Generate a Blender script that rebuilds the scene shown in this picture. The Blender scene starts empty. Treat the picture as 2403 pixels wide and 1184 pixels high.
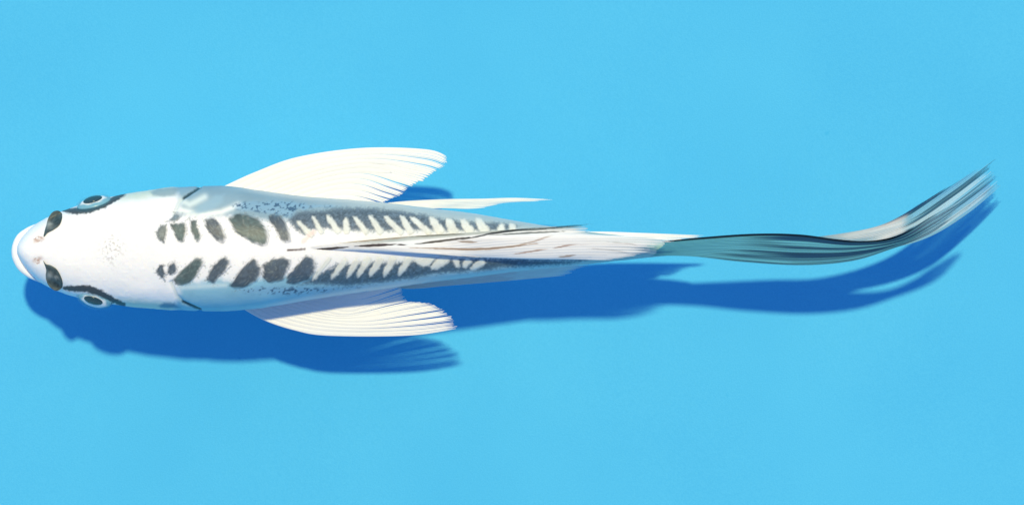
import bpy, math
import numpy as np

scene = bpy.context.scene
# ---------------------------------------------------------------- scale
S = 0.0002            # metres in one plan unit (the fish is about 0.46 m long)
ZREF = 250.0          # plan units: height of the fish's mid plane above the tank floor
D = 4.0               # camera distance to that plane

# ---------------------------------------------------------------- camera
cam_data = bpy.data.cameras.new('camera')
cam = bpy.data.objects.new('camera', cam_data)
scene.collection.objects.link(cam)
cam.location = (0, 0, ZREF * S + D)
cam.rotation_euler = (0, 0, 0)
cam_data.sensor_width = 36.0
cam_data.lens = 36.0 * D / (2403 * S)
cam_data.clip_start = 0.1
cam_data.clip_end = 50
scene.camera = cam

# ---------------------------------------------------------------- sky and sun
SUN_X, SUN_Y = 0.07, 0.41          # shadow shift per unit of height: right, towards -Y
el = math.atan(1 / math.hypot(SUN_X, SUN_Y))
world = bpy.data.worlds.new('World')
scene.world = world
world.use_nodes = True
wn = world.node_tree
bg = wn.nodes['Background']
sky = wn.nodes.new('ShaderNodeTexSky')
sky.sky_type = 'NISHITA'
sky.sun_disc = False
sky.sun_elevation = el
sky.sun_rotation = math.atan2(-SUN_X, SUN_Y)
sky.ozone_density = 10.0
sky.air_density = 1.0
sky.dust_density = 0.3
wn.links.new(sky.outputs['Color'], bg.inputs['Color'])
bg.inputs['Strength'].default_value = 0.15

sun_data = bpy.data.lights.new('sun', 'SUN')
sun_data.energy = 3.7
sun_data.angle = math.radians(2.9)
sun_data.color = (1.0, 0.85, 0.46)
sun = bpy.data.objects.new('sun', sun_data)
scene.collection.objects.link(sun)
sun.location = (-0.2, 1.0, 3.0)
from mathutils import Vector
sun.rotation_euler = Vector((SUN_X, -SUN_Y, -1)).to_track_quat('-Z', 'Y').to_euler()

vs = scene.view_settings
vs.view_transform = 'Standard'
vs.look = 'None'
vs.exposure = 0.0
vs.gamma = 1.0
vs.use_curve_mapping = False

# ================================================================ helpers
def P(x, y, z):
    """plan units (x right, y towards the near side, z up from the floor) -> metres"""
    x = np.asarray(x, float); y = np.asarray(y, float); z = np.asarray(z, float)
    k = S * (1 - (z - ZREF) * S / D)
    return np.stack([(x - 1201.5) * k, (592 - y) * k, z * S], axis=-1)

def pchip(xs, ys, x):
    xs = np.asarray(xs, float); ys = np.asarray(ys, float)
    h = np.diff(xs); d = np.diff(ys) / h
    m = np.zeros_like(ys)
    m[1:-1] = np.where(d[:-1] * d[1:] > 0, 2 * d[:-1] * d[1:] / np.where(d[:-1] + d[1:] == 0, 1, d[:-1] + d[1:]), 0)
    m[0], m[-1] = d[0], d[-1]
    x = np.clip(np.asarray(x, float), xs[0], xs[-1])
    i = np.clip(np.searchsorted(xs, x, side='right') - 1, 0, len(xs) - 2)
    t = (x - xs[i]) / h[i]
    return ((2*t**3 - 3*t**2 + 1) * ys[i] + (t**3 - 2*t**2 + t) * h[i] * m[i]
            + (-2*t**3 + 3*t**2) * ys[i+1] + (t**3 - t**2) * h[i] * m[i+1])

def catmull(pts, t):
    """Catmull-Rom through pts (n,...) at t in 0..1"""
    pts = np.asarray(pts, float); n = len(pts)
    ext = np.concatenate([[2*pts[0] - pts[1]], pts, [2*pts[-1] - pts[-2]]])
    s = np.clip(np.asarray(t, float), 0, 1) * (n - 1)
    i = np.minimum(s.astype(int), n - 2); f = s - i
    f = f.reshape(f.shape + (1,) * (pts.ndim - 1))
    a, b, c, d = ext[i], ext[i+1], ext[i+2], ext[i+3]
    return 0.5 * (2*b + (c - a)*f + (2*a - 5*b + 4*c - d)*f**2 + (3*b - a - 3*c + d)*f**3)

def hash2(ix, iy, seed):
    h = (ix.astype(np.int64) * 374761393 + iy.astype(np.int64) * 668265263 + seed * 1442695041) & 0x7fffffff
    h = ((h ^ (h >> 13)) * 1274126177) & 0x7fffffff
    return ((h ^ (h >> 16)) & 0xffff) / 65535.0

def vnoise(x, y, seed=0):
    x = np.asarray(x, float); y = np.asarray(y, float)
    ix = np.floor(x); iy = np.floor(y); fx = x - ix; fy = y - iy
    fx = fx*fx*(3 - 2*fx); fy = fy*fy*(3 - 2*fy)
    a = hash2(ix, iy, seed); b = hash2(ix+1, iy, seed); c = hash2(ix, iy+1, seed); d = hash2(ix+1, iy+1, seed)
    return (a*(1-fx) + b*fx)*(1-fy) + (c*(1-fx) + d*fx)*fy

def fbm(x, y, seed=0, octaves=3):
    s = 0; a = 0.5; tot = 0
    for o in range(octaves):
        s = s + a * vnoise(x * 2**o, y * 2**o, seed + o*17); tot += a; a *= 0.55
    return s / tot

def sstep(a, b, x):
    t = np.clip((x - a) / (b - a), 0, 1)
    return t*t*(3 - 2*t)

def sdist(poly, x, y):
    """signed distance to a polygon, positive inside"""
    poly = np.asarray(poly, float); n = len(poly)
    d = np.full(x.shape, 1e9); inside = np.zeros(x.shape, bool)
    for i in range(n):
        ax, ay = poly[i]; bx, by = poly[(i+1) % n]
        ex, ey = bx-ax, by-ay
        t = np.clip(((x-ax)*ex + (y-ay)*ey) / (ex*ex + ey*ey + 1e-9), 0, 1)
        d = np.minimum(d, np.hypot(x-ax-t*ex, y-ay-t*ey))
        c = ((ay > y) != (by > y))
        with np.errstate(divide='ignore', invalid='ignore'):
            c &= x < ex * (y-ay) / (ey if ey else 1e-9) + ax
        inside ^= c
    return np.where(inside, d, -d)

def ldist(line, x, y):
    """distance to a polyline, and position 0..1 along it"""
    line = np.asarray(line, float)
    d = np.full(x.shape, 1e9); pos = np.zeros(x.shape); n = len(line) - 1
    for i in range(n):
        ax, ay = line[i]; bx, by = line[i+1]
        ex, ey = bx-ax, by-ay
        t = np.clip(((x-ax)*ex + (y-ay)*ey) / (ex*ex + ey*ey + 1e-9), 0, 1)
        dd = np.hypot(x-ax-t*ex, y-ay-t*ey)
        pos = np.where(dd < d, (i + t) / n, pos)
        d = np.minimum(d, dd)
    return d, pos

def smooth_poly(poly, n=48):
    poly = np.asarray(poly, float); m = len(poly)
    ext = np.concatenate([poly[-2:], poly, poly[:3]])
    s = np.linspace(0, m, n, endpoint=False); i = s.astype(int); f = (s - i)[:, None]
    a, b, c, d = ext[i+1], ext[i+2], ext[i+3], ext[i+4]
    return 0.5 * (2*b + (c - a)*f + (2*a - 5*b + 4*c - d)*f**2 + (3*b - a - 3*c + d)*f**3)

def straight_poly(poly, n=48):
    poly = np.asarray(poly, float); m = len(poly)
    s = np.linspace(0, m, n, endpoint=False); i = s.astype(int); f = (s - i)[:, None]
    return poly[i]*(1-f) + poly[(i+1) % m]*f

CENTRE = {}
def add_mesh(name, plan, faces, material, parent=None, colour=None, smooth=True):
    """one mesh object; plan = (n,3) plan-unit vertices"""
    co = P(plan[:, 0], plan[:, 1], plan[:, 2])
    c = (co.min(0) + co.max(0)) / 2
    me = bpy.data.meshes.new(name)
    faces = [np.asarray(f) for f in faces]
    me.vertices.add(len(co)); me.vertices.foreach_set('co', (co - c).ravel())
    loops = np.concatenate([f.ravel() for f in faces])
    starts, o = [], 0
    for f in faces:
        starts.append(o + np.arange(len(f)) * f.shape[1]); o += f.size
    starts = np.concatenate(starts)
    me.loops.add(len(loops)); me.loops.foreach_set('vertex_index', loops.astype(np.int32))
    me.polygons.add(len(starts)); me.polygons.foreach_set('loop_start', starts.astype(np.int32))
    me.update(calc_edges=True)
    me.validate()
    if colour is not None:
        at = me.color_attributes.new('pigment', 'FLOAT_COLOR', 'POINT')
        if colour.shape[1] == 3:
            colour = np.concatenate([colour, np.ones((len(colour), 1))], 1)
        at.data.foreach_set('color', colour.astype(np.float32).ravel())
    me.polygons.foreach_set('use_smooth', np.full(len(me.polygons), smooth))
    me.materials.append(material)
    ob = bpy.data.objects.new(name, me)
    scene.collection.objects.link(ob)
    if parent is not None:
        ob.parent = parent
        ob.location = Vector(c) - Vector(CENTRE[parent.name])
    else:
        ob.location = c
    CENTRE[ob.name] = tuple(c)
    return ob

def grid_faces(nu, nv, wrap_u=False, off=0):
    """vertices indexed [v*nu + u]"""
    uu = np.arange(nu if wrap_u else nu - 1); vv = np.arange(nv - 1)
    U, V = np.meshgrid(uu, vv)
    U = U.ravel(); V = V.ravel(); U1 = (U + 1) % nu
    return np.stack([V*nu + U, V*nu + U1, (V+1)*nu + U1, (V+1)*nu + U], 1) + off

# ================================================================ materials
def new_mat(name):
    m = bpy.data.materials.new(name); m.use_nodes = True
    nt = m.node_tree
    return m, nt, nt.nodes['Principled BSDF'], nt.nodes['Material Output']

def skin_material():
    m, nt, b, out = new_mat('koi_skin')
    a = nt.nodes.new('ShaderNodeAttribute'); a.attribute_name = 'pigment'
    nt.links.new(a.outputs['Color'], b.inputs['Base Color'])
    b.inputs['Roughness'].default_value = 0.42
    b.inputs['Specular IOR Level'].default_value = 0.22
    b.inputs['Subsurface Weight'].default_value = 0.25
    b.inputs['Subsurface Radius'].default_value = (1.0, 0.8, 0.6)
    b.inputs['Subsurface Scale'].default_value = 0.002
    tc = nt.nodes.new('ShaderNodeTexCoord')
    n = nt.nodes.new('ShaderNodeTexNoise'); n.inputs['Scale'].default_value = 420; n.inputs['Detail'].default_value = 4
    nt.links.new(tc.outputs['Object'], n.inputs['Vector'])
    bp = nt.nodes.new('ShaderNodeBump'); bp.inputs['Strength'].default_value = 0.22; bp.inputs['Distance'].default_value = 0.0006
    nt.links.new(n.outputs['Fac'], bp.inputs['Height'])
    nt.links.new(bp.outputs['Normal'], b.inputs['Normal'])
    return m

def fin_material(name, trans):
    m, nt, b, out = new_mat(name)
    a = nt.nodes.new('ShaderNodeAttribute'); a.attribute_name = 'pigment'
    nt.links.new(a.outputs['Color'], b.inputs['Base Color'])
    b.inputs['Roughness'].default_value = 0.5
    b.inputs['Specular IOR Level'].default_value = 0.12
    t = nt.nodes.new('ShaderNodeBsdfTranslucent'); nt.links.new(a.outputs['Color'], t.inputs['Color'])
    mx = nt.nodes.new('ShaderNodeMixShader'); mx.inputs['Fac'].default_value = trans
    nt.links.new(b.outputs[0], mx.inputs[1]); nt.links.new(t.outputs[0], mx.inputs[2])
    tr = nt.nodes.new('ShaderNodeBsdfTransparent')
    m2 = nt.nodes.new('ShaderNodeMixShader')
    nt.links.new(a.outputs['Alpha'], m2.inputs['Fac'])
    nt.links.new(tr.outputs[0], m2.inputs[1]); nt.links.new(mx.outputs[0], m2.inputs[2])
    nt.links.new(m2.outputs[0], out.inputs['Surface'])
    return m

def plain(name, col, rough=0.4, spec=0.4, alpha=1.0):
    m, nt, b, out = new_mat(name)
    b.inputs['Base Color'].default_value = (*col, 1)
    b.inputs['Roughness'].default_value = rough
    b.inputs['Specular IOR Level'].default_value = spec
    b.inputs['Alpha'].default_value = alpha
    return m

SKIN = skin_material()
FIN = fin_material('white_fin', 0.12)
SOFTFIN = fin_material('thin_white_fin', 0.45)
TAIL = fin_material('streaked_fin', 0.2)
PUPIL = plain('pupil', (0.004, 0.005, 0.012), 0.15, 0.5)
CORNEA = plain('cornea', (0.16, 0.46, 0.62), 0.22, 0.4, 0.13)

def floor_material():
    m, nt, b, out = new_mat('blue_tank_liner')
    tc = nt.nodes.new('ShaderNodeTexCoord')
    def noise(scale, detail):
        n = nt.nodes.new('ShaderNodeTexNoise'); n.inputs['Scale'].default_value = scale; n.inputs['Detail'].default_value = detail
        nt.links.new(tc.outputs['Object'], n.inputs['Vector']); return n
    big, fine = noise(9, 6), noise(1300, 3)
    r = nt.nodes.new('ShaderNodeValToRGB')
    r.color_ramp.elements[0].position = 0.3; r.color_ramp.elements[0].color = (0.080, 0.465, 0.80, 1)
    r.color_ramp.elements[1].position = 0.7; r.color_ramp.elements[1].color = (0.093, 0.50, 0.825, 1)
    nt.links.new(big.outputs['Fac'], r.inputs['Fac'])
    r2 = nt.nodes.new('ShaderNodeValToRGB')
    r2.color_ramp.elements[0].position = 0.3; r2.color_ramp.elements[0].color = (0.84, 0.93, 0.965, 1)
    r2.color_ramp.elements[1].position = 0.7; r2.color_ramp.elements[1].color = (1.0, 1.0, 1.0, 1)
    nt.links.new(fine.outputs['Fac'], r2.inputs['Fac'])
    mul = nt.nodes.new('ShaderNodeMix'); mul.data_type = 'RGBA'; mul.blend_type = 'MULTIPLY'; mul.inputs['Factor'].default_value = 1
    nt.links.new(r.outputs['Color'], mul.inputs['A']); nt.links.new(r2.outputs['Color'], mul.inputs['B'])
    spk = noise(110, 2)                                   # sparse faint dirt specks
    r3 = nt.nodes.new('ShaderNodeValToRGB')
    r3.color_ramp.elements[0].position = 0.765; r3.color_ramp.elements[0].color = (1, 1, 1, 1)
    r3.color_ramp.elements[1].position = 0.84; r3.color_ramp.elements[1].color = (0.6, 0.86, 0.93, 1)
    nt.links.new(spk.outputs['Fac'], r3.inputs['Fac'])
    mul2 = nt.nodes.new('ShaderNodeMix'); mul2.data_type = 'RGBA'; mul2.blend_type = 'MULTIPLY'; mul2.inputs['Factor'].default_value = 1
    nt.links.new(mul.outputs['Result'], mul2.inputs['A']); nt.links.new(r3.outputs['Color'], mul2.inputs['B'])
    nt.links.new(mul2.outputs['Result'], b.inputs['Base Color'])
    b.inputs['Roughness'].default_value = 0.7
    b.inputs['Specular IOR Level'].default_value = 0.0
    bp = nt.nodes.new('ShaderNodeBump'); bp.inputs['Strength'].default_value = 0.12; bp.inputs['Distance'].default_value = 0.0005
    nt.links.new(fine.outputs['Fac'], bp.inputs['Height']); nt.links.new(bp.outputs['Normal'], b.inputs['Normal'])
    return m

# ================================================================ tank floor
n = 61
gx, gy = np.meshgrid(np.linspace(-1.5, 1.5, n), np.linspace(-1.5, 1.5, n))
gz = (fbm(gx*2 + 9, gy*2 + 5, 3) - 0.5) * 0.004 - 0.001
me = bpy.data.meshes.new('tank_floor')
me.from_pydata(np.stack([gx.ravel(), gy.ravel(), gz.ravel()], 1).tolist(), [], grid_faces(n, n).tolist())
me.polygons.foreach_set('use_smooth', np.ones(len(me.polygons), bool))
me.materials.append(floor_material())
floor = bpy.data.objects.new('tank_floor', me); scene.collection.objects.link(floor)
floor['kind'] = 'structure'; floor['label'] = 'smooth plain bright blue tank floor'

# ================================================================ koi
koi = bpy.data.objects.new('koi', None); scene.collection.objects.link(koi)
koi.empty_display_size = 0.03
koi['label'] = 'white koi with rows of dark scales and long streaked fins, swimming over blue floor'
koi['category'] = 'fish'
base = P(600, 585, 100); koi.location = base; CENTRE[koi.name] = tuple(base)

# ---- body profile: x, far edge y, near edge y, centre z, top half height, bottom half height
PROF = np.array([
    (38, 586, 588, 222, 1, 1), (41, 573, 599, 222, 44, 12), (47, 561, 611, 223, 59, 22), (60, 545, 629, 225, 70, 34),
    (80, 528, 650, 228, 78, 46), (105, 513, 668, 232, 84, 58), (135, 499, 682, 237, 89, 70), (180, 483, 697, 242, 97, 86),
    (240, 466, 710, 247, 106, 104), (290, 457, 716, 250, 118, 116), (340, 450, 720, 252, 127, 126), (400, 441, 725, 254, 136, 136),
    (460, 437, 729, 255, 142, 144), (520, 436, 730, 256, 146, 148), (600, 445, 724, 257, 147, 148), (700, 459, 708, 258, 142, 140),
    (800, 467, 692, 258, 132, 126), (900, 475, 678, 258, 119, 110), (1000, 487, 663, 258, 104, 94), (1100, 499, 651, 258, 90, 80),
    (1200, 516, 638, 258, 77, 69), (1300, 532, 627, 257, 66, 61), (1400, 546, 617, 255, 60, 58), (1500, 557, 606, 253, 50, 58),
    (1560, 564, 600, 250, 34, 56), (1610, 573, 592, 247, 16, 50)], float)
def prof(x):
    v = [pchip(PROF[:, 0], PROF[:, k], x) for k in range(1, 6)]
    return (v[0] + v[1]) / 2, (v[1] - v[0]) / 2, v[2], v[3], v[4]      # centre y, half width, centre z, top, bottom
PW = 2.25
GILL = [[(408, 505), (418, 478), (432, 462), (470, 437)], [(402, 662), (416, 694), (430, 709), (470, 727)]]
def relief(x, y):
    """small lift of the skin along the surface"""
    d = 1.2 * (fbm(x/40, y/40, 5) - 0.5) + 0.45 * sstep(.66, .86, vnoise(x/9, y/9, 15)) * (1 - sstep(330, 420, x)) + .5*(fbm(x/11, y/11, 16) - .5)
    for g in GILL:
        dd, _ = ldist(g, x, y)
        d = d - 4.5 * np.exp(-(dd/4.0)**2)
    c, w, *_ = prof(x)
    q = (y - c) / w
    d = d + 2.5 * sstep(250, 330, x) * (1 - sstep(400, 425, x)) * sstep(0.5, 0.75, np.abs(q))     # gill cover
    d = d + 2.2 * np.exp(-((x - 365 - 20*np.abs(q))/18)**2) * (1 - sstep(.5, .8, np.abs(q)))   # back edge of the skull
    d = d - 2.0 * np.exp(-((np.hypot((x-92)/14, (np.abs(y-585)-26)/9))**2))                  # nostril pits
    return d
def top_z(x, y):
    c, w, zc, ht, hb = prof(x)
    q = np.clip(np.abs(y - c) / w, 0, 0.999)
    return zc + ht * (1 - q**PW)**(1/PW)

# ---- pigment -----------------------------------------------------------------
Z2 = lambda pts: [(300 + a*.2871, 420 + b*.2871) for a, b in pts]
Z3 = lambda pts: [(660 + a*.2365, 440 + b*.2365) for a, b in pts]
Z4 = lambda pts: [(1000 + a*.2365, 440 + b*.2365) for a, b in pts]
GREY = (.16, .20, .215); GREEN = (.072, .124, .135); SLATE = (.070, .104, .145); BLUE = (.055, .095, .15); PALEGREY = (.20, .27, .33)
DARK = [  # outline, colour
    (Z2([(232,440),(262,385),(320,360),(330,400),(315,470),(300,525),(265,510),(238,475)]), GREY),
    (Z2([(325,345),(400,265),(440,300),(420,335),(370,350)]), PALEGREY),
    (Z2([(340,365),(410,360),(470,345),(490,400),(475,470),(455,518),(415,512),(375,440)]), GREEN),
    (Z2([(503,335),(560,335),(575,400),(605,460),(580,515),(560,508),(520,430)]), GREEN),
    (Z2([(625,330),(690,312),(740,350),(790,420),(810,480),(780,528),(720,500),(660,430),(630,380)]), SLATE),
    (Z2([(820,320),(880,285),(960,285),(1060,320),(1140,390),(1160,470),(1140,540),(1100,550),(1020,520),(950,480),(880,430),(840,370)]), GREEN),
    (Z2([(1150,300),(1220,275),(1280,330),(1330,440),(1335,510),(1290,522),(1250,500),(1200,400),(1150,340)]), SLATE),
    (Z2([(232,740),(262,700),(290,700),(310,760),(320,780),(300,795),(310,830),(265,800),(235,765)]), SLATE),
    (Z2([(325,710),(365,680),(385,665),(410,740),(395,770),(350,785),(325,770)]), SLATE),
    (Z2([(370,820),(420,760),(500,690),(560,630),(610,640),(630,690),(600,730),(570,790),(500,850),(440,870),(390,855)]), GREEN),
    (Z2([(640,820),(680,730),(740,670),(785,628),(830,650),(845,700),(800,760),(740,800),(710,850),(660,840)]), SLATE),
    (Z2([(830,870),(900,770),(960,690),(1030,638),(1060,660),(1065,700),(1100,720),(1095,780),(1050,840),(950,890),(870,895)]), SLATE),
    (Z2([(1105,700),(1180,650),(1280,630),(1335,650),(1335,700),(1300,770),(1270,830),(1150,850),(1100,800)]), SLATE),
    (Z3([(50,880),(180,740),(250,670),(320,690),(350,740),(340,850),(280,920),(120,960),(50,940)]), BLUE),
]
def streak(a, b, w):
    """leaf-shaped outline from a to b"""
    a = np.array(a, float); b = np.array(b, float); t = (b - a); L = np.hypot(*t); t /= L; nrm = np.array([-t[1], t[0]])
    pr = [(0, .2), (.12, .6), (.4, .85), (.75, .95), (1.0, 1.0), (1.12, .7)]
    return [tuple(a + t*L*s + nrm*w*k) for s, k in pr] + [tuple(a + t*L*s - nrm*w*k) for s, k in pr[::-1][:-1]]
PALE = []
for a, b, w in [((160,330),(300,470),26), ((310,278),(400,440),24), ((450,268),(565,432),30), ((640,290),(650,440),30), ((715,285),(840,440),27),
                ((880,278),(985,440),30), ((1020,278),(1185,440),30), ((1190,278),(1285,440),34), ((1285,290),(1460,440),30),
                ((1480,290),(1580,440),40), ((1650,310),(1710,435),42)]:
    PALE.append(streak(*Z3([a, b]), w*.2365))
for a, b, w in [((210,310),(290,440),38), ((345,308),(440,440),40), ((500,298),(590,440),42), ((760,360),(740,425),30), ((850,350),(860,415),34)]:
    PALE.append(streak(*Z4([a, b]), w*.2365))
for b, a, w in [((470,715),(310,915),22), ((625,735),(492,908),28), ((745,735),(650,895),30), ((860,715),(755,893),34), ((985,715),(872,884),34),
                ((1110,712),(1015,884),34), ((1265,715),(1165,868),32), ((1620,695),(1490,805),38)]:
    PALE.append(streak(*Z3([a, b]), w*.2365))
PALE.append(Z3([(1320,725), (1400,700), (1500,690), (1530,700), (1470,770), (1410,785)]))
for b, a, w in [((205,700),(85,805),36), ((290,708),(320,798),30), ((425,715),(370,790),34), ((560,735),(435,815),34)]:
    PALE.append(streak(*Z4([a, b]), w*.2365))
BAND_FAR = Z3([(60,330),(90,270),(200,225),(420,215),(600,190),(820,190),(1000,200),(1200,222),(1400,258),(1550,292),(1750,318),(1950,330),(2220,350),(2380,375),(2300,420),(2050,440),(1750,440),(1500,435),(1100,440),(800,440),(600,430),(450,420),(330,430),(230,480),(150,440)])
BAND_NEAR = Z3([(330,860),(450,800),(560,745),(700,745),(900,730),(1200,725),(1500,700),(1800,690),(2100,690),(2400,700),(2800,715),(3050,715),(2900,760),(2500,790),(2200,800),(2000,830),(1700,850),(1500,870),(1300,905),(1100,935),(900,962),(600,985),(340,960),(180,970)])

def mix(col, new, f):
    f = np.clip(f, 0, 1)[..., None]
    return col * (1 - f) + np.asarray(new) * f

def paint(x, y):
    sh = x.shape; x = x.ravel(); y = y.ravel()
    c, w, *_ = prof(x); q = (y - c) / w; aq = np.abs(q)
    grain = vnoise(x/2.6, y/2.6, 6); nz = fbm(x/14, y/14, 1); fine = fbm(x/4.5, y/4.5, 2, 2); wide = fbm(x/60, y/60, 4)
    col = np.ones((x.size, 3)) * (.875, .885, .93)
    col *= (1 - .05 * wide)[:, None]
    far = q < 0
    # greenish grey cheeks
    cheek = sstep(.80, .95, aq + .06*(nz-.5)) * sstep(250, 310, x) * (1 - sstep(400, 420, x))
    col = mix(col, (.58, .66, .56), cheek * .8)
    # see-through blue-grey flanks behind the gill opening
    edge = 405 + 10*(nz-.5) + 6*np.cos(q*9)
    fl = sstep(edge, edge+22, x) * sstep(.47, .62, aq + .12*(nz-.5) + .04*sstep(440, 520, x) - .05*sstep(600, 900, x))
    flank = np.where(far[:, None], (.205, .335, .43), (.23, .50, .65))  # near side: teal cast of its shade put into the colour
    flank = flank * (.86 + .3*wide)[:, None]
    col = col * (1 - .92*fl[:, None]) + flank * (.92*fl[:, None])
    # paler rim along the flank line and pale shoulder plate
    col = mix(col, (.64, .74, .76), fl * sstep(.90, .99, aq) * sstep(480, 620, x) * .4)
    d, _ = ldist([(425, 492), (470, 503), (520, 497), (560, 480)], x, y); col = mix(col, (.82, .86, .86), .9*np.exp(-(d/7)**2))
    d = sdist([(440, 500), (470, 478), (505, 455), (530, 452), (525, 478), (500, 497), (465, 505)], x, y); col = mix(col, (.30, .46, .58), .75*sstep(-3, 10, d + 5*(nz-.5)))
    d, _ = ldist([(425, 470), (445, 480), (480, 462)], x, y); col = mix(col, (.72, .80, .80), .8*np.exp(-(d/8)**2))
    d, _ = ldist([(420, 675), (470, 672), (530, 668)], x, y); col = mix(col, (.62, .76, .82), .8*np.exp(-(d/6)**2))
    # grey gill patches and slits
    for poly, cc in (([(350, 452), (368, 442), (410, 438), (424, 442), (412, 462), (380, 466), (358, 462)], (.26, .36, .42)),
                     ([(368, 714), (385, 705), (410, 706), (428, 724), (400, 724), (376, 722)], (.06, .20, .36))):
        col = mix(col, cc, .85*sstep(-2, 7, sdist(poly, x, y) + 6*(nz-.5)))
    for g, a, b in ((GILL[0], .55, 1.01), (GILL[1], .55, 1.01)):
        d, t = ldist(g, x, y); col = mix(col, (.035, .07, .09), .95*(1 - sstep(1.6, 4.4, d + 2*(fine-.5))) * sstep(a, a+.12, t))
        col = mix(col, (.55, .66, .68), .5*(1 - sstep(2, 6, d)) * (1 - sstep(a, a+.12, t)))
    col = mix(col, (.17, .38, .40), .9*sstep(1290, 1420, x + 60*(nz-.5)))
    col = mix(col, (.58, .66, .66), .45*sstep(690, 900, x)*sstep(.12, .42, aq + .2*(nz-.5)))
    # dark rear bands
    for poly, cc in ((BAND_FAR, (.115, .165, .225)), (BAND_NEAR, (.075, .135, .205))):
        d = sdist(poly, x, y) + 7*(fine-.5) + 5*(nz-.5)
        col = mix(col, np.array(cc) * ((.45 + .8*fine)*(.7 + .6*grain))[:, None], .95*sstep(-4, 9, d + 6*(grain-.5)))
    # dark scales, feathered towards the tail and grained
    for poly, cc in DARK:
        p = np.array(poly); bb = (x > p[:,0].min()-8) & (x < p[:,0].max()+8) & (y > p[:,1].min()-8) & (y < p[:,1].max()+8)
        if not bb.any(): continue
        xx, yy = x[bb], y[bb]
        d = sdist(poly, xx, yy) + 6.0*(fbm(xx/7, yy/7, 77, 3)-.5)
        s = (xx - p[:,0].min()) / (p[:,0].max() - p[:,0].min() + 1)
        f = sstep(-3, 4 + 6*sstep(.5, 1, s), d + 3*(grain[bb]-.5) - 4*sstep(.6, 1, s)*(fbm(xx/9, yy/3, 8, 2)-.35))
        tone = (.55 + .7*fine[bb]) * (.75 + .5*nz[bb]) * (.82 + .36*grain[bb])
        rim = 1 - .35*np.exp(-((d - 2)/2.2)**2)
        col[bb] = mix(col[bb], np.array(cc) * (tone*rim)[:, None], f*.96)
    # pale scales in the bands
    for i, poly in enumerate(PALE):
        p = np.array(poly); bb = (x > p[:,0].min()-8) & (x < p[:,0].max()+8) & (y > p[:,1].min()-8) & (y < p[:,1].max()+8)
        if not bb.any(): continue
        xx, yy = x[bb], y[bb]
        d = sdist(poly, xx, yy) + 4*(fine[bb]-.5) + 4*(nz[bb]-.5)
        cc = np.array((.80, .83, .80)) * ((.80 + .2*nz[bb])*(.92 + .12*grain[bb]))[:, None]
        col[bb] = mix(col[bb], cc, .97*sstep(-3.6, 2.6, d))
    # fine dark flecks
    sp = sstep(.565, .66, fbm(x/5.2 + .35*y/5, y/4.2, 21, 2) + .05*(nz-.5))
    m1 = sstep(4, 16, sdist([(530, 478), (560, 466), (640, 462), (720, 470), (790, 476), (860, 484), (700, 500), (690, 520), (600, 505), (545, 500)], x, y) + 10*(nz-.4))
    m2 = sstep(2, 14, sdist([(540, 672), (600, 668), (700, 668), (800, 668), (900, 664), (880, 676), (780, 688), (690, 698), (600, 696), (550, 690)], x, y) + 10*(nz-.4))
    col = mix(col, (.22, .42, .62), .5*np.maximum(m1, m2))
    col = mix(col, (.05, .11, .20), .9*sp*np.maximum(m1, m2))
    sp2 = sstep(.66, .74, fbm(x/3.4, y/3.4, 31, 2))
    rows = np.zeros_like(x)
    for poly, _ in DARK: 
        p = np.array(poly); bb = (x > p[:,0].min()-14) & (x < p[:,0].max()+18) & (y > p[:,1].min()-12) & (y < p[:,1].max()+12)
        rows[bb] = np.maximum(rows[bb], sstep(-13, -1, sdist(poly, x[bb], y[bb])))
    col = mix(col, (.20, .24, .25), .6*sp2*rows*sstep(.06, .3, aq))
    # brow lines over the eyes
    for ln in ([(146, 490), (160, 494), (185, 495), (215, 490), (245, 480), (270, 466), (291, 456)],
               [(152, 675), (175, 677), (205, 677), (235, 687), (262, 702), (290, 713)]):
        d, t = ldist(ln, x, y)
        wd = 4.5 + 3.6*np.sin(np.pi*t)
        col = mix(col, (.022, .035, .05), .95*(1 - sstep(wd-2.5, wd+3, d + 5*(fine-.5))))
    # pinkish brown lines by the nostrils
    for cx, cy, r in ((84, 562, 6), (92, 560, 11), (87, 607, 8), (88, 615, 5)):
        rr = np.hypot(x-cx, (y-cy)*1.2)
        col = mix(col, (.42, .27, .22), .85*np.exp(-((rr-r*.6)/2.6)**2) * sstep(.36, .56, fbm(x/3, y/3, 41, 2)))
    d, _ = ldist([(82, 566), (100, 560)], x, y); col = mix(col, (.52, .36, .30), .5*np.exp(-(d/5)**2))
    d, _ = ldist([(80, 612), (96, 606)], x, y); col = mix(col, (.52, .36, .30), .5*np.exp(-(d/5)**2))
    # head flecks
    hf = sstep(.69, .76, vnoise(x/3.2, y/3.2, 51)) * np.exp(-(np.hypot((x-264)/24, (y-580)/36))**2)
    col = mix(col, (.40, .38, .37), .75*hf)
    # brown streak on the back before the dorsal fin, pink mark
    d, _ = ldist([(676, 587), (715, 584)], x, y); col = mix(col, (.07, .03, .03), .9*(1 - sstep(1, 3.5, d + 2*(fine-.5))))
    d, _ = ldist([(712, 566), (726, 552), (738, 545)], x, y); col = mix(col, (.80, .58, .54), .6*(1 - sstep(2, 8, d + 6*(fine-.5))))
    return np.clip(col, 0, 1).reshape(sh + (3,))

# ---- body mesh -----------------------------------------------------------------
xs = np.concatenate([38 + 22*np.linspace(0, 1, 26)**2, np.arange(62, 1611, 2.0)])
th = np.concatenate([np.linspace(0, math.pi, 250), np.linspace(math.pi, 2*math.pi, 62)[1:-1]])
X, TH = np.meshgrid(xs, th, indexing='ij')
c, w, zc, ht, hb = prof(X)
ct, st = np.cos(TH), np.sin(TH)
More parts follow.
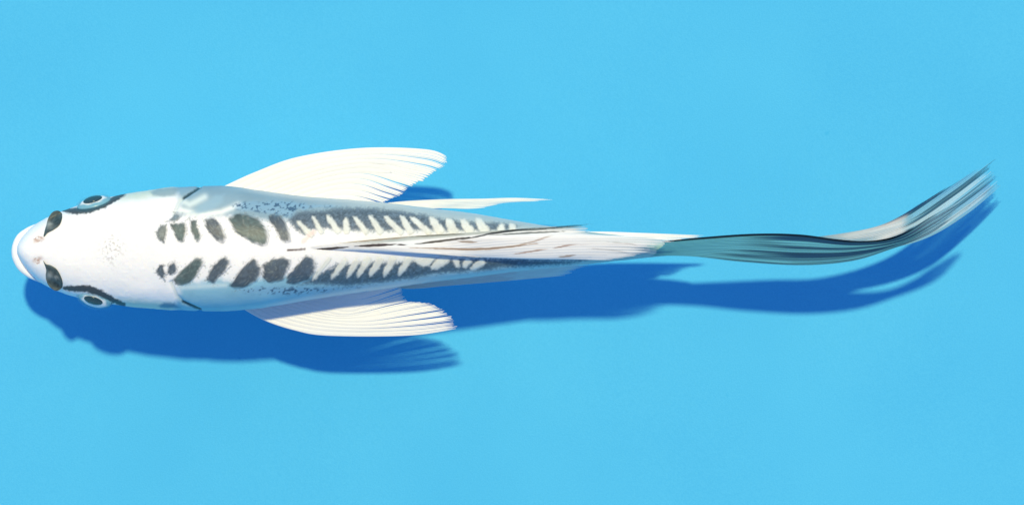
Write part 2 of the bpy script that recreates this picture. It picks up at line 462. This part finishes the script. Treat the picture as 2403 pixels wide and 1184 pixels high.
# even steps across the width on the upper side
e = 2 / PW
Y = c + w * np.sign(ct) * np.abs(ct)**e
Zt = np.sign(st) * np.abs(st)**e
Z = zc + np.where(st >= 0, ht, hb) * Zt
lift = relief(X, Y) * (st > -.2) * sstep(38, 70, X)
Y2 = Y + lift * np.sign(ct) * np.abs(ct); Z2v = Z + lift * np.maximum(st, 0)
col = paint(X, Y)
under = sstep(.05, -.25, st)[..., None]
col = col * (1 - under) + np.array((.80, .82, .80)) * under
body = add_mesh('body', np.stack([X.ravel(), Y2.ravel(), Z2v.ravel()], 1),
                [grid_faces(len(th), len(xs), wrap_u=True), np.arange(len(th))[None, ::-1], (np.arange(len(th)) + (len(xs)-1)*len(th))[None, :]],
                SKIN, koi, col.reshape(-1, 3))

# ---- single scales, slightly proud of the skin ----------------------------------
def scale_piece(poly, lift_mid):
    out = .5*smooth_poly(poly, 44) + .5*straight_poly(poly, 44); cen = out.mean(0)
    ks = np.array([1.06, 1.0, .93, .84, .72, .6, .48, .36, .24, .12])
    pts = np.concatenate([cen + (out - cen) * k for k in ks] + [cen[None]])
    hgt = np.concatenate([np.full(44, h) for h in lift_mid * np.array([-1.6, .2, .75, .95, 1.05, 1.05, 1.0, 1.0, 1.0, 1.0])] + [[lift_mid]])
    # overlapping scales tip up towards the tail
    tip = (pts[:, 0] - pts[:, 0].min()) / (np.ptp(pts[:, 0]) + 1)
    z = top_z(pts[:, 0], pts[:, 1]) + relief(pts[:, 0], pts[:, 1]) + hgt * (.65 + .6*tip)
    n = len(ks)
    fan = np.stack([(n-1)*44 + np.arange(44), (n-1)*44 + (np.arange(44)+1) % 44, np.full(44, n*44)], 1)
    return add_mesh('scale', np.stack([pts[:, 0], pts[:, 1], z], 1), [grid_faces(44, n, True)[:, ::-1], fan[:, ::-1]], SKIN, body,
                    paint(pts[:, 0], pts[:, 1]))
for poly, _ in DARK: scale_piece(poly, 1.5)
for poly in PALE: scale_piece(poly, 1.0)

# ---- lip ---------------------------------------------------------------------------
def tube(name, path, rad, flat, material, parent, colour, nseg=20, n=60):
    t = np.linspace(0, 1, n)
    p = catmull(path, t); r = np.interp(t, np.linspace(0, 1, len(rad)), rad)
    tan = np.gradient(p, axis=0); tan /= np.linalg.norm(tan, axis=1)[:, None]
    side = np.cross(tan, (0, 0, 1)); side /= np.linalg.norm(side, axis=1)[:, None]
    up = np.cross(side, tan)
    a = np.linspace(0, 2*np.pi, nseg, endpoint=False)
    v = p[:, None] + r[:, None, None] * (np.cos(a)[None, :, None]*side[:, None] + flat*np.sin(a)[None, :, None]*up[:, None])
    v = v.reshape(-1, 3)
    cc = colour(v[:, 0], v[:, 1]) if callable(colour) else np.ones((len(v), 3)) * colour
    return add_mesh(name, v, [grid_faces(nseg, n, True), np.arange(nseg)[None, ::-1], (np.arange(nseg) + (n-1)*nseg)[None]], material, parent, cc)
tube('lip', [(92, 524, 222), (68, 539, 226), (48, 557, 229), (39, 580, 231), (39.5, 603, 231), (51, 627, 229), (72, 646, 226), (104, 664, 222)],
     [2, 7, 10, 11.2, 11.2, 10, 7, 2], 1.2, SKIN, koi, (.875, .885, .93))

# ---- nostril flaps -------------------------------------------------------------------
def flap(poly, tipdir, pale):
    out = smooth_poly(poly, 40); cen = out.mean(0)
    ks = [1.0, .97, .88, .72, .5, .28, .1]; hs = np.array([-4, 2, 3.5, 4.2, 4.6, 4.6, 4.6]) 
    pts = np.concatenate([cen + (out - cen)*k for k in ks])
    h = np.repeat(hs, 40)
    z = top_z(np.clip(pts[:, 0], 60, 500), pts[:, 1]) + h
    z = np.maximum(z, np.median(z) - 18) + 2.5*(fbm(pts[:, 0]/7, pts[:, 1]/7, 63, 2) - .5)
    fn = fbm(pts[:, 0]/5, pts[:, 1]/5, 61, 2)
    colr = np.ones((len(pts), 3)) * (.045, .072, .085) * (.25 + 1.6*fn)[:, None]
    for px, py, r in pale:
        colr = mix(colr, (.36, .38, .37), .95*np.exp(-(np.hypot(pts[:, 0]-px, pts[:, 1]-py)/r)**2) * (.4 + .7*fn))
    n = len(ks)
    add_mesh('nostril_flap', np.stack([pts[:, 0], pts[:, 1], z], 1), [grid_faces(40, n, True)[:, ::-1], ((n-1)*40 + np.arange(40))[None, ::-1]], SKIN, koi, colr)
flap([(102,556),(104,543),(108,529),(114,510),(124,497),(137,494),(146,502),(145,516),(138,530),(124,540),(111,547)], 1, [(115, 526, 9)])
flap([(101,611),(108,619),(120,622),(134,632),(144,650),(148,668),(141,679),(128,681),(113,668),(107,648),(108,632)], 1, [(115, 646, 8), (132, 650, 4)])

# ---- eyes ------------------------------------------------------------------------------
def ellipsoid(name, cen, tan, out, radii, material, parent, colour=None, cap=math.pi, n=40, nl=24):
    tan = np.array(tan, float); tan /= np.linalg.norm(tan); out = np.array(out, float); out -= tan * out.dot(tan); out /= np.linalg.norm(out)
    b = np.cross(tan, out)
    ph = np.linspace(.02, cap, nl); a = np.linspace(0, 2*np.pi, n, endpoint=False)
    PH, A = np.meshgrid(ph, a, indexing='ij')
    v = (np.array(cen) + radii[0]*(np.sin(PH)*np.cos(A))[..., None]*tan + radii[1]*(np.sin(PH)*np.sin(A))[..., None]*b + radii[2]*np.cos(PH)[..., None]*out).reshape(-1, 3)
    cc = None if colour is None else colour(PH.ravel(), A.ravel())
    f = grid_faces(n, nl, True)
    return add_mesh(name, v, [f, np.arange(n)[None, ::-1], (np.arange(n) + (nl-1)*n)[None]], material, parent, cc)
def iris_col(ph, a):
    colr = np.ones((len(ph), 3)) * (.88, .90, .95)
    colr = mix(colr, (.20, .44, .58), sstep(.72, .88, ph + .05*np.sin(a*7)))
    return mix(colr, (.03, .08, .13), sstep(1.22, 1.42, ph))
for cen, tan, o, push in (((221, 479, 284), (1, -.27, 0), (-.05, -.93, .36), 10.5), ((223, 699, 278), (1, .27, 0), (-.05, .78, .62), 13.0)):
    eye = ellipsoid('eye', cen, tan, o, (42, 28, 15), SKIN, koi, iris_col)
    oo = np.array(o) / np.linalg.norm(o)
    off = np.array((-3, -5 if o[1] > 0 else -1, 3.0))
    ellipsoid('pupil', np.array(cen) + oo*push + off, tan, o, (23, 13 if o[1] > 0 else 16, 6.5), PUPIL, eye, cap=math.pi*.6)
    ellipsoid('cornea', np.array(cen) - oo*3, tan, o, (47, 34, 24), CORNEA, eye, cap=math.pi*.55)

# ---- fins ----------------------------------------------------------------------------------
def fin(name, guides, nrays, material, parent, paintf, split=(.5, .85), branch=3, thick=1.5, nlen=70, fray=.04, seed=0, gap=.42, membrane=.75, zedge=0):
    """guides: list of rays (lists of plan points) across the fin; every ray becomes a mesh of its own on a thin membrane"""
    rng = np.random.RandomState(seed)
    G = np.array(guides, float)                      # (ng, np, 3)
    def surf(u, v):
        """u, v same shape -> (...,3)"""
        sh = u.shape
        cur = np.stack([catmull(G[k], v.ravel()) for k in range(len(G))])     # ng, n, 3
        n = cur.shape[1]
        s = np.clip(u.ravel(), 0, 1) * (len(G) - 1)
        i = np.minimum(s.astype(int), len(G)-2); f = (s - i)[:, None]
        ar = np.arange(n)
        g = lambda k: cur[np.clip(k, 0, len(G)-1), ar]
        a, b_, c_, d_ = g(i-1), g(i), g(i+1), g(i+2)
        r = 0.5*(2*b_ + (c_-a)*f + (2*a-5*b_+4*c_-d_)*f**2 + (3*b_-a-3*c_+d_)*f**3)
        return r.reshape(sh + (3,))
    big = rng.uniform(size=nrays+1) < .62
    sp = np.where(big, rng.uniform(split[0], split[0]+.2, nrays+1), rng.uniform(split[1]-.05, .97, nrays+1))
    wide = np.where(big, rng.uniform(.8, 1.2, nrays+1), rng.uniform(.05, .4, nrays+1))
    # membrane
    nu, nv = nrays*2 + 1, 50
    u = np.linspace(.01, .99, nu)
    vmax = membrane * np.interp(u*nrays, np.arange(nrays+1), np.clip(sp, 0, 1))
    V = np.linspace(0, 1, nv)[:, None] * vmax[None]; U = np.repeat(u[None], nv, 0)
    p = surf(U, V)
    topv = p.copy(); topv[..., 2] += .25*thick; bot = p.copy(); bot[..., 2] -= .35*thick
    vv = np.concatenate([topv.reshape(-1, 3), bot.reshape(-1, 3)]); m = nu*nv
    f1 = grid_faces(nu, nv); f2 = grid_faces(nu, nv, off=m)[:, ::-1]
    border = np.concatenate([np.arange(nu), nu*np.arange(1, nv) + nu-1, m-2-np.arange(nu-1), nu*np.arange(nv-2, 0, -1)])
    b2 = np.roll(border, -1)
    side = np.stack([border, border + m, b2 + m, b2], 1)
    cc = paintf(vv[:, 0], vv[:, 1], np.tile(U.ravel(), 2), np.tile(V.ravel(), 2))
    root = add_mesh(name, vv, [f1, f2, side], material, parent, cc)
    # rays
    for k in range(nrays):
        VS, FS, UU, VV, off = [], [], [], [], 0
        vb = rng.uniform(split[0]*.9 + .1, .93, branch + 1); vb[0] = sp[k]; vb[-1] = sp[k+1]
        gp = gap * rng.uniform(.05, .4, branch + 1); gp[0] = gap * wide[k]; gp[-1] = gap * wide[k+1]
        L = 1 - rng.uniform(0, fray)
        for j in range(branch):
            ln = min(1.0, L - rng.uniform(0, fray*.8))
            t = np.linspace(0, 1, nlen); v = t * ln
            lo = (k + j/branch) / nrays; hi = (k + (j+1)/branch) / nrays
            wl = gp[j] * sstep(vb[j], 1.0, v)**1.3; wr = gp[j+1] * sstep(vb[j+1], 1.0, v)**1.3
            tipround = sstep(.95, 1.0, t) * .5
            a0 = lo + (hi-lo)*np.minimum(wl + tipround*.4, .49); a1 = hi - (hi-lo)*np.minimum(wr + tipround*.4, .49)
            fr = np.array([0, .25, .5, .75, 1.0])
            uu = a0[:, None] + (a1-a0)[:, None]*fr[None]; v2 = np.repeat(v[:, None], 5, 1)
            pp = surf(uu, v2)
            ray = (j + fr) / branch                                   # position across the whole ray
            prof_r = np.sin(np.pi*np.clip(ray, 0, 1))**.8
            th_ = thick * (1 - .75*t)[:, None]
            up = pp.copy(); up[..., 2] += th_ * (.12 + prof_r[None])
            dn = pp.copy(); dn[..., 2] -= th_ * (.1 + .3*prof_r[None])
            ring = np.concatenate([up, dn[:, ::-1]], 1)               # 10 verts per station
            VS.append(ring.reshape(-1, 3))
            UU.append(np.concatenate([uu, uu[:, ::-1]], 1).ravel()); VV.append(np.concatenate([v2, v2], 1).ravel())
            FS.append((grid_faces(10, nlen, True, off), np.arange(10)[None, ::-1] + off, (np.arange(10) + (nlen-1)*10)[None] + off)); off += 10*nlen
        vs_ = np.concatenate(VS)
        cc = paintf(vs_[:, 0], vs_[:, 1], np.concatenate(UU), np.concatenate(VV))
        add_mesh('fin_ray', vs_, [np.concatenate([f[0] for f in FS]), np.concatenate([f[1] for f in FS] + [f[2] for f in FS])], material, root, cc)
    return root

def zz(pts, zs):
    """give plan points heights spread evenly over zs"""
    t = np.linspace(0, 1, len(pts)); z = np.interp(t, np.linspace(0, 1, len(zs)), zs)
    return [(a, b, h) for (a, b), h in zip(pts, z)]
def rgba(n, c): return np.ones((n, 4)) * (*c, 1.0)

def white_fin(seed, veil=.0):
    def f(x, y, u, v):
        n = fbm(x/30, y/12, seed)
        c = rgba(len(x), (.94, .955, .965)); c[:, :3] *= (1 - .04*n)[:, None]
        c[:, :3] = mix(c[:, :3], (.87, .84, .82), .35*(1 - sstep(.1, .5, v)))
        c[:, 3] = 1 - .12*sstep(.94, 1.0, v) - veil
        return c
    return f

pz = [225, 222, 216, 210, 206, 204]
fin('pectoral_fin', [zz(g, [a + dz for a in pz]) for g, dz in (
    ([(516,441),(600,403),(700,368),(850,347),(1000,350),(1057,369)], 0),
    ([(545,452),(640,410),(750,376),(880,361),(1000,371),(1052,388)], 1),
    ([(570,462),(680,418),(790,388),(885,380),(980,395),(1024,406)], 2),
    ([(600,470),(700,430),(790,406),(865,402),(940,422),(980,434)], 2),
    ([(630,478),(720,444),(800,424),(855,425),(905,442),(948,456)], 2),
    ([(660,486),(740,460),(800,446),(850,450),(890,462),(917,470)], 1),
    ([(690,492),(750,475),(800,468),(830,470),(860,476),(880,484)], 0))],
    11, FIN, koi, white_fin(71), seed=3, split=(.33, .85), fray=.03, branch=4, gap=.5)
pz2 = [228, 226, 222, 217, 210, 204]
fin('pectoral_fin', [zz(g, pz2) for g in (
    [(556,716),(618,750),(690,774),(770,787),(960,787),(1088,769)],
    [(580,710),(650,744),(740,766),(850,772),(980,765),(1080,754)],
    [(602,704),(680,736),(770,754),(860,757),(970,742),(1055,729)],
    [(627,700),(700,726),(780,743),(850,741),(940,724),(1018,711)],
    [(652,694),(730,718),(800,736),(850,730),(910,714),(966,702)],
    [(682,686),(760,706),(820,719),(860,711),(910,695),(950,681)],
    [(710,678),(780,684),(840,686),(880,680),(915,672),(945,664)])],
    11, FIN, koi, white_fin(72), seed=12, split=(.33, .85), fray=.03, branch=4, gap=.5)

# pelvic fins
fin('pelvic_fin', [zz(g, [190, 175, 165, 155, 150, 146]) for g in (
    [(880,478),(960,471),(1050,467),(1130,466),(1210,464),(1300,468)],
    [(890,486),(960,477),(1040,474),(1120,472),(1200,470),(1290,471)],
    [(905,496),(970,486),(1030,482),(1080,482),(1140,479),(1190,476)],
    [(920,506),(970,494),(1020,489),(1060,489),(1100,490),(1140,488)])],
    8, FIN, koi, white_fin(73), seed=5, split=(.6, .95), fray=.04, thick=1.6)
fin('pelvic_fin', [zz(g, [195, 180, 170, 165, 160, 158]) for g in (
    [(870,668),(960,677),(1050,670),(1150,662),(1250,653),(1338,645)],
    [(880,660),(960,668),(1050,660),(1150,652),(1260,642),(1352,634)],
    [(895,650),(970,655),(1060,648),(1160,640),(1270,632),(1372,626)],
    [(910,640),(980,642),(1070,636),(1170,628),(1280,622),(1392,622)])],
    9, SOFTFIN, koi, white_fin(74), seed=6, split=(.75, .98), fray=.02, thick=1.6)
# anal fin
fin('anal_fin', [zz(g, [205, 190, 178, 168, 162, 158]) for g in (
    [(1235,556),(1310,546),(1400,543),(1500,546),(1600,550),(1706,554)],
    [(1250,568),(1330,560),(1420,555),(1500,556),(1570,558),(1640,560)],
    [(1270,580),(1350,574),(1420,570),(1480,572),(1540,574),(1590,576)],
    [(1290,592),(1350,588),(1410,585),(1460,586),(1500,588),(1535,590)])],
    9, FIN, koi, white_fin(75), seed=8, split=(.55, .92), fray=.08, thick=1.6)

# dorsal fin
def dorsal_paint(x, y, u, v):
    c = rgba(len(x), (.90, .91, .95)); n = fbm(x/22, y/4, 81); fine = fbm(x/7, y/2.2, 82, 2)
    c[:, :3] *= (1 - .06*n)[:, None]
    # grey leading rays
    g = (1 - sstep(.13, .24, u)) * sstep(.12, .32, v)
    c[:, :3] = mix(c[:, :3], (.46, .52, .50), .85*g*(.6 + .6*n))
    def line(pts, wd, cc, k=.95):
        d, t = ldist(pts, x, y)
        ww = wd * np.sin(np.pi*np.clip(t, .04, .96))**.6
        c[:, :3] = mix(c[:, :3], cc, k*(1 - sstep(ww*.45, ww*1.15, d + 2.2*(fine-.5))))
    DK = (.035, .018, .022)
    line([(738, 585), (775, 583), (816, 579)], 3.6, DK)
    line([(833, 578), (880, 575), (930, 573)], 4.0, DK)
    line([(930, 574), (955, 574)], 2.4, DK)
    line([(975, 572), (1020, 567), (1075, 560), (1110, 556)], 3.2, (.05, .04, .035))
    line([(960, 556), (1020, 551), (1090, 549)], 3.0, (.22, .22, .20), .8)
    line([(790, 570), (880, 563), (960, 556)], 2.4, (.45, .36, .27), .8)
    line([(1085, 562), (1150, 548), (1220, 538), (1332, 524)], 3.2, (.02, .025, .035))
    line([(1300, 533), (1350, 529), (1398, 526)], 4.2, (.012, .05, .06))
    line([(1150, 552), (1240, 546), (1330, 542)], 2.6, (.12, .14, .14), .9)
    line([(1220, 541), (1290, 535), (1370, 527)], 2.4, (.05, .06, .07), .9)
    line([(960, 581), (1040, 583), (1100, 585), (1150, 583), (1200, 578), (1260, 571)], 3.2, (.36, .22, .13), .85)
    line([(1075, 566), (1118, 568)], 3.4, (.30, .20, .13), .8)
    line([(1210, 576), (1250, 567), (1300, 550)], 2.4, (.40, .28, .22), .8)
    line([(1205, 596), (1250, 589), (1285, 584)], 2.4, (.42, .26, .20), .85)
    line([(1298, 582), (1330, 576), (1358, 571)], 2.4, (.36, .22, .18), .85)
    line([(1310, 603), (1352, 598)], 2.6, (.36, .24, .18), .85)
    line([(1420, 566), (1480, 572), (1500, 578)], 1.8, (.45, .42, .42), .5)
    line([(1380, 582), (1450, 588), (1480, 596)], 1.8, (.45, .42, .42), .5)
    c[:, 3] = 1 - .2*sstep(.92, 1, v) - .2*g
    return c
def dz(root, mid, tip): return [root - 6, root + 4, mid, mid, (mid+tip)/2, tip]
fin('dorsal_fin', [zz(g, dz(*h)) for g, h in (
    ([(690,583),(830,566),(960,554),(1090,546),(1230,536),(1396,524)], (399, 372, 345)),
    ([(705,585),(840,572),(970,560),(1100,550),(1240,540),(1398,530)], (400, 375, 348)),
    ([(730,587),(860,578),(990,568),(1120,556),(1260,545),(1404,548)], (398, 380, 345)),
    ([(770,588),(900,583),(1040,573),(1180,560),(1370,556),(1580,559)], (395, 380, 345)),
    ([(820,589),(940,589),(1080,585),(1220,574),(1390,568),(1568,572)], (388, 374, 345)),
    ([(880,590),(990,594),(1110,596),(1240,590),(1395,585),(1543,588)], (380, 366, 342)),
    ([(940,590),(1030,597),(1130,603),(1250,604),(1375,600),(1502,602)], (372, 356, 338)),
    ([(1000,590),(1080,600),(1170,605),(1260,608),(1340,608),(1440,611)], (362, 348, 334)))],
    18, FIN, koi, dorsal_paint, seed=21, split=(.62, .9), fray=.03, thick=1.3, nlen=150, membrane=.95, gap=.35)

# tail
def lobe_paint(seed, base_, dark, d0, pale_zone=None, front=None):
    def f(x, y, u, v):
        c = rgba(len(x), base_)
        n = fbm(u*9 + seed, v*2.2, seed, 2); m = fbm(u*15 + 3, v*2.2, seed + 5, 2); k = fbm(u*55, v*8, seed+9, 2)
        body_ = sstep(d0, d0 + .22, v + .12*(n-.5) - .10*u)
        c[:, :3] = mix(c[:, :3], np.array(base_)*1.15, .5*sstep(.55, .8, k))
        if front is not None:
            # dark forward half, a few dark rays on the pale rear half
            fill = (1 - sstep(.38, .62, u + .25*(m-.5))) * sstep(.22, .42, v) * (1 - .5*sstep(.8, .95, v))
            st = np.maximum(fill * sstep(.24, .44, .35*n + .65*m + .10*(k-.5)), sstep(.50, .56, .4*n + .6*m) * body_)
            for u0, w0 in ((.63, .03), (.79, .045), (.93, .022)):
                st = np.maximum(st, (1 - sstep(w0*.5, w0*1.2, np.abs(u + .03*(n-.5)*2 - u0) )) * sstep(.12 + .2*(1-u), .24 + .2*(1-u), v) * (.6 + .4*sstep(.3, .5, m)))
        else:
            st = sstep(.475, .545, .35*n + .65*m + .10*(k-.5)) * body_ * (.7 + .3*sstep(.3, .6, k))
            c[:, :3] = mix(c[:, :3], (.72, .87, .91), .6*sstep(.54, .64, fbm(u*21 + 9, v*2.5, seed + 13, 2))*body_)
        c[:, :3] = mix(c[:, :3], np.array(dark) * (.7 + .8*k)[:, None], .93*st)
        c[:, 3] = .66 + .32*st - .10*sstep(.95, 1, v) + .15*sstep(.6, .8, k)
        if front is not None:
            end = sstep(.74, .88, v + .1*(k-.5))
            c[:, :3] = mix(c[:, :3], np.array((.40, .66, .80)), .75*end*(1 - .6*st)); c[:, 3] *= 1 - .32*end
            fr = (1 - sstep(front*.75, front*1.1, u + .02*(k-.5))) * (1 - sstep(.6, .9, v))
            c[:, :3] = mix(c[:, :3], (.004, .018, .045), .98*fr); c[:, 3] = np.maximum(c[:, 3], .98*fr)
        if pale_zone is not None:
            d = sdist(pale_zone, x, y)
            pz_ = sstep(-12, 10, d + 14*(n-.5))
            c[:, :3] = mix(c[:, :3], (.87, .87, .90), .85*pz_*(.55 + .6*k)); c[:, 3] = np.maximum(c[:, 3], .9*pz_)
        return c
    return f
tail = add_mesh('tail_base', *(lambda v, f: (v, f))(*(lambda a, b: (a, b))(
    np.concatenate([np.stack([np.full(24, x0), 583 + (582-583)*0 + ry*np.cos(np.linspace(0, 2*np.pi, 24, endpoint=False)), zc0 + rz*np.sin(np.linspace(0, 2*np.pi, 24, endpoint=False))], 1)
        for x0, ry, zc0, rz in ((1530, 17, 246, 36), (1570, 14, 246, 40), (1610, 10, 245, 40), (1640, 7, 244, 38), (1672, 3, 243, 30))]),
    [grid_faces(24, 5, True), np.arange(24)[None, ::-1], (np.arange(24) + 96)[None]])),
    SKIN, koi, np.ones((120, 3)) * (.15, .42, .50))
fin('tail_lobe', [zz(g, z) for g, z in (
    ([(1553,566),(1650,556),(1770,548),(1880,550),(2000,565),(2100,558),(2180,510),(2255,468)], [300,306,306,300,294,290,286,282]),
    ([(1560,572),(1650,566),(1770,560),(1880,562),(2000,573),(2105,562),(2186,518),(2262,472)], [300,304,303,296,290,287,284,281]),
    ([(1545,584),(1640,578),(1760,578),(1880,584),(2000,585),(2110,568),(2190,528),(2256,482)], [292,298,296,290,286,284,282,280]),
    ([(1525,594),(1630,590),(1750,597),(1880,604),(2000,598),(2105,574),(2182,540),(2240,500)], [284,290,288,284,282,281,280,279]),
    ([(1505,600),(1620,601),(1740,614),(1880,622),(2000,612),(2095,583),(2170,555),(2222,522)], [276,284,282,280,279,279,279,278]))],
    16, TAIL, tail, lobe_paint(91, (.15, .53, .68), (.002, .035, .12), .16, None, .15), seed=31, split=(.7, .95), gap=.2, fray=.03, thick=1.6, nlen=160, membrane=.95)
fin('tail_lobe', [zz(g, z) for g, z in (
    ([(1570,572),(1680,562),(1800,556),(1900,556),(1990,545),(2060,530),(2110,508),(2164,474)], [225,240,243,238,222,200,190,182]),
    ([(1570,576),(1690,566),(1820,562),(1930,562),(2030,548),(2120,520),(2220,455),(2324,378)], [222,238,240,232,212,182,140,102]),
    ([(1570,581),(1700,574),(1830,572),(1940,574),(2040,562),(2140,525),(2240,460),(2346,378)], [220,236,238,228,206,176,132,94]),
    ([(1570,586),(1700,582),(1830,584),(1950,586),(2060,573),(2160,540),(2260,475),(2353,402)], [216,234,235,224,202,170,126,90]),
    ([(1570,590),(1700,590),(1830,596),(1950,598),(2080,584),(2180,556),(2272,500),(2354,432)], [212,230,230,220,198,166,122,86]))],
    18, TAIL, tail, lobe_paint(95, (.28, .60, .78), (.010, .09, .19), .45, [(1940, 556), (2000, 540), (2080, 524), (2125, 510), (2120, 545), (2080, 562), (1990, 566)]),
    seed=41, split=(.72, .95), gap=.26, fray=.03, thick=1.6, nlen=160, membrane=.95)
